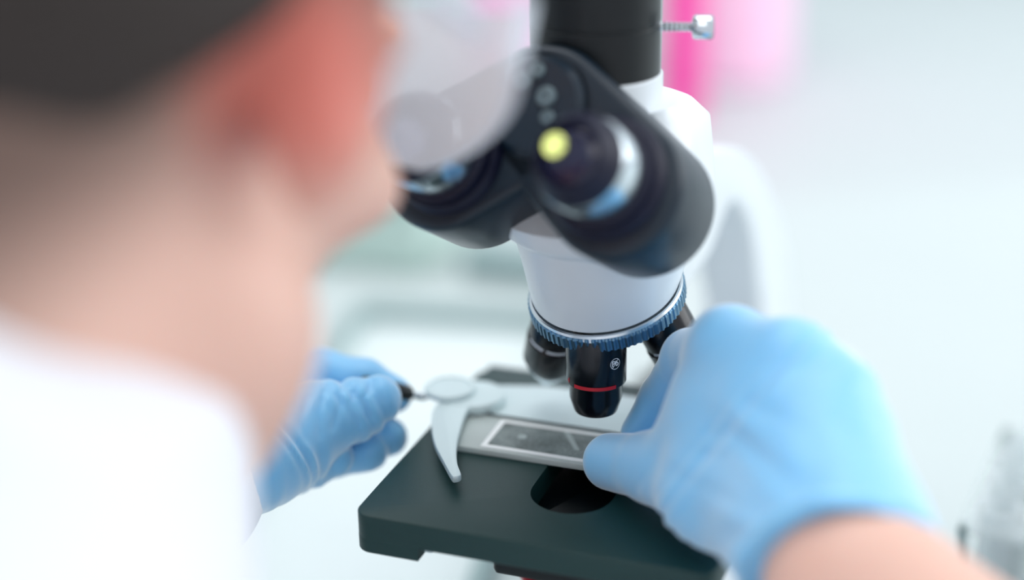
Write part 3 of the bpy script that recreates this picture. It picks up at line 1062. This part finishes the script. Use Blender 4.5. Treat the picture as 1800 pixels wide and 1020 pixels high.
# right hand
W = at(1480, 985, .462)
iM, mM, rM, pM = at(1283, 612, .520), at(1392, 640, .502), at(1468, 702, .492), at(1484, 776, .486)
iP, iD, iT = at(1214, 630, .556), at(1168, 702, .575), at(1128, 762, .579)
tC, tM_, tI, tT = at(1400, 930, .480), at(1258, 868, .512), at(1150, 822, .542), at(1075, 812, .560)
mP, mD, mT = at(1330, 700, .545), at(1270, 790, .555), at(1215, 830, .560)
rP, rD, rT = at(1420, 760, .540), at(1360, 840, .545), at(1300, 860, .545)
pP, pD, pT = at(1490, 830, .525), at(1440, 890, .525), at(1390, 890, .525)
right = [
    (W, iM, .021, .0118, .012), (W, mM, .021, .0125, .012), (W, rM, .021, .0118, .012), (W, pM, .019, .0112, .012),
    (at(1440, 880, .485), at(1360, 720, .508), .019, .015, .012),
    (at(1466, 900, .482), at(1474, 790, .492), .0135, .012, .012),
    (iM, mM, .0108, .0112, .008), (mM, rM, .0112, .0108, .006), (rM, pM, .0104, .0102, .006),
    (W, tC, .020, .018, .012), (tC, tM_, .019, .0150, .012), (tM_, tI, .0135, .0115, .008), (tI, tT, .0112, .0098, .004),
    (tM_, at(1258, 735, .522), .012, .012, .012),
    (at(1340, 860, .500), at(1268, 745, .516), .016, .013, .012),
    (at(1188, 815, .532), at(1250, 700, .526), .0100, .0125, .008),
    (iM, iP, .0112, .0098, .006), (iP, iD, .0094, .0086, .003), (iD, iT, .0085, .0074, .003),
    (mM, mP, .0115, .0098, .004), (mP, mD, .0096, .0086, .002), (mD, mT, .0084, .0074, .002),
    (rM, rP, .0110, .0092, .004), (rP, rD, .0090, .0082, .002), (rD, rT, .0080, .0070, .002),
    (pM, pP, .0100, .0084, .004), (pP, pD, .0082, .0074, .002), (pD, pT, .0072, .0064, .002),
    (at(1468, 955, .468), at(1488, 1065, .450), .0245, .0270, .010),
]
GR = hand_mesh('glove', right, .045)
def crease(Vv, pts_, sigma=.0012, amp=.0012):
    X, Y, Z = Vv.grid()
    out = None
    for a, b in zip(pts_[:-1], pts_[1:]):
        nrm = np.array((CP - (a + b) / 2).normalized())
        A, B = np.array(a), np.array(b)
        ab = B - A
        ab = ab - (ab @ nrm) * nrm
        PX, PY, PZ = X - A[0], Y - A[1], Z - A[2]
        hgt = PX * nrm[0] + PY * nrm[1] + PZ * nrm[2]
        PX, PY, PZ = PX - hgt * nrm[0], PY - hgt * nrm[1], PZ - hgt * nrm[2]
        t = np.clip((PX * ab[0] + PY * ab[1] + PZ * ab[2]) / (ab @ ab), 0, 1)
        d2 = (PX - t * ab[0]) ** 2 + (PY - t * ab[1]) ** 2 + (PZ - t * ab[2]) ** 2
        g = np.exp(-d2 / sigma ** 2) * np.exp(-(hgt / .022) ** 2)
        out = g if out is None else np.maximum(out, g)
    Vv.f += (amp * out).astype(np.float32)
# soft folds: low ridges sweeping from the thumb root over the back of the hand
def folds(Vv, centre, axis, across, waves, amp, span):
    X, Y, Z = Vv.grid()
    d = np.stack([X - centre.x, Y - centre.y, Z - centre.z])
    ax, ac = np.array(axis.normalized()), np.array(across.normalized())
    u = (d[0] * ax[0] + d[1] * ax[1] + d[2] * ax[2])
    vv = (d[0] * ac[0] + d[1] * ac[1] + d[2] * ac[2])
    env = np.exp(-(u / span[0]) ** 2 - (vv / span[1]) ** 2)
    warp = .6 * np.sin(u * 140 + 2 * np.sin(vv * 90)) + .5 * np.sin(u * 57 + vv * 120 + 1.3)
    env = env * (.55 + .45 * np.sin(u * 110 + vv * 210 + 1.0))
    Vv.f += (amp * env * np.sin(vv * waves + warp * 3)).astype(np.float32)
folds(GR, at(1400, 790, .49), at(1540, 860, .48) - at(1260, 790, .51), at(1400, 690, .49) - at(1400, 900, .49), 330, .0010, (.026, .022))
folds(GR, at(1200, 870, .52), at(1330, 960, .5) - at(1240, 860, .51), at(1320, 1010, .5) - at(1110, 830, .51), 760, .0005, (.022, .016))
folds(GR, at(1400, 960, .47), at(1300, 960, .5) - at(1500, 900, .5), at(1400, 1010, .47) - at(1400, 900, .47), 420, .0009, (.03, .018))
for cr_ in ([(1315, 712, .5), (1370, 735, .495), (1425, 765, .49)], [(1255, 765, .51), (1340, 770, .5), (1435, 798, .49)],
            [(1475, 745, .487), (1520, 800, .484), (1552, 875, .48)], [(1240, 800, .51), (1350, 808, .5), (1470, 850, .48)],
            [(1300, 880, .5), (1400, 850, .485), (1500, 880, .475)], [(1330, 930, .49), (1420, 890, .48), (1530, 915, .47)],
            [(1118, 862, .54), (1135, 835, .54)], [(1165, 905, .53), (1185, 860, .53)], [(1185, 930, .525), (1210, 890, .525)], [(1210, 955, .52), (1240, 915, .52)]):
    small = cr_[0][0] < 1220
    crease(GR, [at(*q) for q in cr_], .0010 if small else .0024, .0006 if small else .0012)
fore = (wristR - elR).normalized()
ax = (at(1466, 940, .468) - at(1486, 1060, .448)).normalized()
cutp = at(1474, 1002, .458)
glR = None
cutn = (-ax + Vector((0, 0, 0)))
GR.half(cutp, cutn)
glR = link('glove', GR.mesh('glove', PO), M['glove'], person)
smooth_mod(glR, 3)
glR['label'] = 'right blue glove pinching the slide'
# rolled cuff
def cuff(centre, axis, r_, tr, parent, flat=1.0, amp=.0008):
    Fm = frame(axis)
    bm = bmesh.new()
    n, k = 96, 14
    V = []
    for i in range(n):
        a = 2 * math.pi * i / n
        rr = r_ + amp * math.sin(5 * a + 1) + amp * .6 * math.sin(11 * a)
        for j in range(k):
            b_ = 2 * math.pi * j / k
            V.append(bm.verts.new(Matrix.Translation(centre) @ Fm @ Vector(((rr + tr * math.cos(b_)) * math.cos(a), (rr + tr * math.cos(b_)) * math.sin(a) * flat, tr * 1.5 * math.sin(b_) + amp * math.sin(3 * a)))))
    for i in range(n):
        for j in range(k):
            bm.faces.new((V[i * k + j], V[i * k + (j + 1) % k], V[((i + 1) % n) * k + (j + 1) % k], V[((i + 1) % n) * k + j]))
    return obj('rolled_cuff', bm, M['glove'], parent, PO)
cuff(cutp + ax * .0005, ax, .0268, .0016, glR)

# left hand, pinching the lever between thumb and index finger
LW = at(405, 806, .568)
left = [
    (LW, at(505, 770, .590), .0180, .0165, .01),
    (at(470, 800, .578), at(560, 735, .592), .0150, .0120, .01), (at(560, 735, .592), at(622, 722, .596), .0120, .0108, .006), (at(622, 722, .596), at(664, 702, .597), .0105, .0088, .004),
    (at(490, 730, .612), at(560, 662, .625), .0140, .0105, .01), (at(560, 662, .625), at(640, 672, .620), .0100, .0088, .004), (at(640, 672, .620), at(692, 694, .618), .0085, .0070, .003),
    (LW, at(520, 790, .612), .0170, .0150, .01),
    (at(500, 800, .612), at(600, 775, .620), .0110, .0092, .003), (at(600, 775, .620), at(682, 768, .615), .0090, .0074, .002),
    (at(500, 815, .607), at(585, 798, .612), .0104, .0088, .003), (at(585, 798, .612), at(648, 796, .607), .0085, .0070, .002),
    (at(470, 835, .595), at(555, 815, .600), .0100, .0080, .003), (at(555, 815, .600), at(590, 806, .598), .0078, .0065, .002),
    (LW, at(250, 835, .556), .0175, .0185, .01),
]
GL = hand_mesh('glove', left, .035)
folds(GL, at(625, 720, .597), at(560, 735, .592) - at(620, 820, .592), at(664, 702, .597) - at(560, 740, .59), 760, .0009, (.016, .018))
folds(GL, at(480, 790, .58), at(520, 700, .58) - at(470, 850, .58), at(560, 735, .592) - at(440, 850, .57), 900, .0007, (.016, .024))
for cr_ in ([(655, 672, .597), (640, 700, .597), (648, 735, .597)], [(628, 672, .596), (618, 705, .596), (630, 745, .596)], [(600, 676, .595), (598, 715, .595), (585, 752, .595)],
            [(570, 690, .594), (560, 725, .594), (562, 765, .594)], [(540, 700, .592), (528, 740, .592), (535, 775, .592)], [(505, 715, .59), (500, 750, .59), (490, 790, .59)],
            [(475, 735, .588), (480, 770, .588), (470, 800, .588)], [(430, 790, .575), (455, 812, .578), (478, 815, .582)], [(415, 820, .572), (445, 835, .576), (475, 830, .58)]):
    crease(GL, [at(*q) for q in cr_], .0011, .0010)
glL = link('glove', GL.mesh('glove', PO), M['glove'], person)
smooth_mod(glL, 3)
glL['label'] = 'left blue glove holding the black lever grip'

# coat
cv = Vol((-.48, -.86, -.62), (.46, -.02, .34), .0045)
v = cv
cb = neck_base + Vector((0, .012, -.004))
nd = (H(0, -.03, -.05) - neck_base).normalized()
v.cap(neck_base + nd * .100 + Vector((0, -.006, 0)), neck_base, .066, .072, .02)
v.cap(neck_base, chest, .072, .13, .03)
v.ell(chest + Vector((0, 0, -.02)), (.175, .112, .16), None, .05)
v.cap(chest, waist, .130, .130, .05)
v.cap(chest + Vector((.03, 0, .06)), shR, .068, .062, .04)
v.cap(chest + Vector((-.03, 0, .06)), shL, .068, .062, .04)
v.cap(waist, hip, .13, .165, .05)
v.ell(hip, (.185, .14, .13), None, .05)
v.cap(shR, elR, .060, .054, .03)
v.cap(elR, elR.lerp(wristR, .42), .054, .052, .02)
v.cap(shL, elL, .060, .054, .03)
v.cap(elL, elL.lerp(wristL, .93), .056, .032, .02)
# neck opening: cut along the collar plane and hollow for the neck
nd = (H(0, -.03, -.05) - neck_base).normalized()
v.cap(neck_base + nd * .07 + Vector((.002, .030, -.01)), chest + Vector((.0, .03, 0)), .060, .09, .02)
c1_, c2_ = at(395, 830, .345), at(0, 575, .325)
cn_ = (c1_ - c2_).cross(Vector((CF.x, CF.y, 0)))
if cn_.z < 0:
    cn_ = -cn_
cn_.normalize()
X_, Y_, Z_ = v.grid()
pl_ = (X_ - c1_.x) * cn_.x + (Y_ - c1_.y) * cn_.y + (Z_ - c1_.z) * cn_.z
nc_ = neck_base + nd * .09
sp_ = np.sqrt((X_ - nc_.x) ** 2 + (Y_ - nc_.y) ** 2 + (Z_ - nc_.z) ** 2) - .125
v.f = np.maximum(v.f, np.minimum(pl_, -sp_)).astype(np.float32)
coat = link('lab_coat', cv.mesh('lab_coat', PO), M['coat'], person)
smooth_mod(coat, 4)

# ------------------------------------------------------------------ things behind, on the bench
def bottle(name, label, cat, x, y, prof, bodymat, capprof, capmat, group=None):
    e = empty(name, label, cat, (x, y, 0), group)
    bm = bmesh.new(); lathe(bm, prof, None, 48)
    obj('bottle_body', bm, bodymat, e)
    bm = bmesh.new(); lathe(bm, capprof, None, 32)
    obj('cap', bm, capmat, e)
    return e


M['pink'] = mat('deep_pink_liquid', srgb(250, 60, 165), .3, noise=.05)
M['palepink'] = mat('pale_pink_plastic', srgb(252, 205, 232), .4, noise=.03)
bottle('pink_bottle', 'tall slim deep pink bottle standing behind the microscope head', 'bottle', -.188, .86,
       [(0, 0), (.016, 0), (.018, .002), (.018, .20), (.010, .215), (.010, .225), (0, .225)], M['pink'], [(0, .225), (.012, .225), (.012, .245), (0, .245)], M['palepink'])
bottle('pale_pink_canister', 'wide pale pink canister on the bench behind the deep pink bottle', 'canister', -.185, 1.02,
       [(0, 0), (.055, 0), (.060, .005), (.060, .24), (.05, .26), (.03, .275), (0, .275)], M['palepink'], [(0, .275), (.032, .275), (.032, .31), (0, .31)], M['wall'])
bottle('pink_jar', 'small pale pink jar left of the black phototube, far back', 'jar', -.375, .98,
       [(0, 0), (.055, 0), (.058, .003), (.058, .19), (.05, .2), (0, .2)], M['palepink'], [(0, .2), (.052, .2), (.052, .225), (0, .225)], M['palepink'])
M['greyrim'] = mat('grey_green_plastic', srgb(150, 172, 172), .5)
M['trayin'] = mat('tray_white', srgb(222, 232, 232), .5)
tray = empty('instrument_tray', 'white instrument tray with a grey-green raised rim behind the stage', 'tray', (-.268, .365, 0))
tray.rotation_euler = (0, 0, R(10))
tro = (0, 0, 0)
bm = bmesh.new(); prism(bm, rrect(.006, -.41, .134, -.006, .008), .0005, .003, bevel=.001); obj('tray_floor', bm, M['trayin'], tray, tro)
bm = bmesh.new(); prism(bm, rrect(0, -.42, .14, 0, .012), .0005, .014, bevel=.002, hole=rrect(.008, -.412, .132, -.010, .006)); obj('rim', bm, M['greyrim'], tray, tro)
M['mint'] = mat('pale_mint_plastic', srgb(196, 218, 210), .5)
gb = empty('mint_box', 'pale mint green storage box on the bench behind the tray', 'box', (-.345, .50, 0))
bm = bmesh.new(); box(bm, -.07, -.06, 0, .09, .06, .05, .006); obj('box_body', bm, M['mint'], gb)
bm = bmesh.new(); box(bm, -.073, -.063, .05, .093, .063, .062, .004); obj('lid', bm, M['mint'], gb)

gc = empty('shadow_block', 'small grey-green block added for the shadow smear beside the mint box behind the nosepiece', 'case', (-.20, .465, 0))  # made-up block standing in for the grey shadow beside the mint box
bm = bmesh.new(); box(bm, -.03, -.02, 0, .035, .02, .014, .003); obj('block_body', bm, M['greyrim'], gc)
bm = bmesh.new(); box(bm, -.031, -.021, .014, .036, .021, .019, .002); obj('lid', bm, M['greyrim'], gc)

# test tube rack
M['acr'] = mat('clear_acrylic', srgb(235, 244, 245), .15, trans=.6, alpha=.5, ior=1.15)
M['tubeglass'] = mat('tube_glass', srgb(246, 250, 251), .05, trans=.8, alpha=.7, ior=1.12)
RX0, RY0 = .120, .095
RNX, RNY, PT = 5, 4, .023
rack = empty('test_tube_rack', 'clear acrylic test tube rack standing on the bench at the right', 'rack', (RX0, RY0, 0))
rot = R(-6)
rack.rotation_euler = (0, 0, rot)
for z0 in (.0675, .035, .0):
    bm = bmesh.new()
    Lx, Ly = RNX * PT + .004, RNY * PT + .004
    box(bm, 0, 0, z0, Lx, Ly, z0 + .003, .0008)
    obj('tier', bm, M['acr'], rack)
M['acrp'] = mat('grey_acrylic_edge', srgb(150, 168, 168), .3, noise=.05)
for px_, py_ in ((0, 0), (Lx - .004, 0), (0, Ly - .004), (Lx - .004, Ly - .004)):
    bm = bmesh.new(); box(bm, px_, py_, 0, px_ + .004, py_ + .004, .0705, .0008)
    obj('corner_post', bm, M['acrp'], rack)
proto = None
for i in range(RNX):
    for j in range(RNY):
        x = .002 + PT * (i + .5); y = .002 + PT * (j + .5)
        wx = RX0 + x * math.cos(rot) - y * math.sin(rot); wy = RY0 + x * math.sin(rot) + y * math.cos(rot)
        if proto is None:
            bm = bmesh.new()
            lathe(bm, [(0, 0), (.004, .001), (.0072, .006), (.0075, .010), (.0075, .0700), (.0085, .0712), (.0085, .0722), (.0066, .0722), (.0066, .010), (.004, .004), (0, .003)], None, 24)
            proto = obj('test_tube', bm, M['tubeglass'])
            t_ = proto
        else:
            t_ = proto.copy(); col.objects.link(t_)
        t_.location = (wx, wy, .0035)
        tag(t_, 'clear glass test tube standing in the acrylic rack on the right', 'test tube', 'test tubes in the acrylic rack')
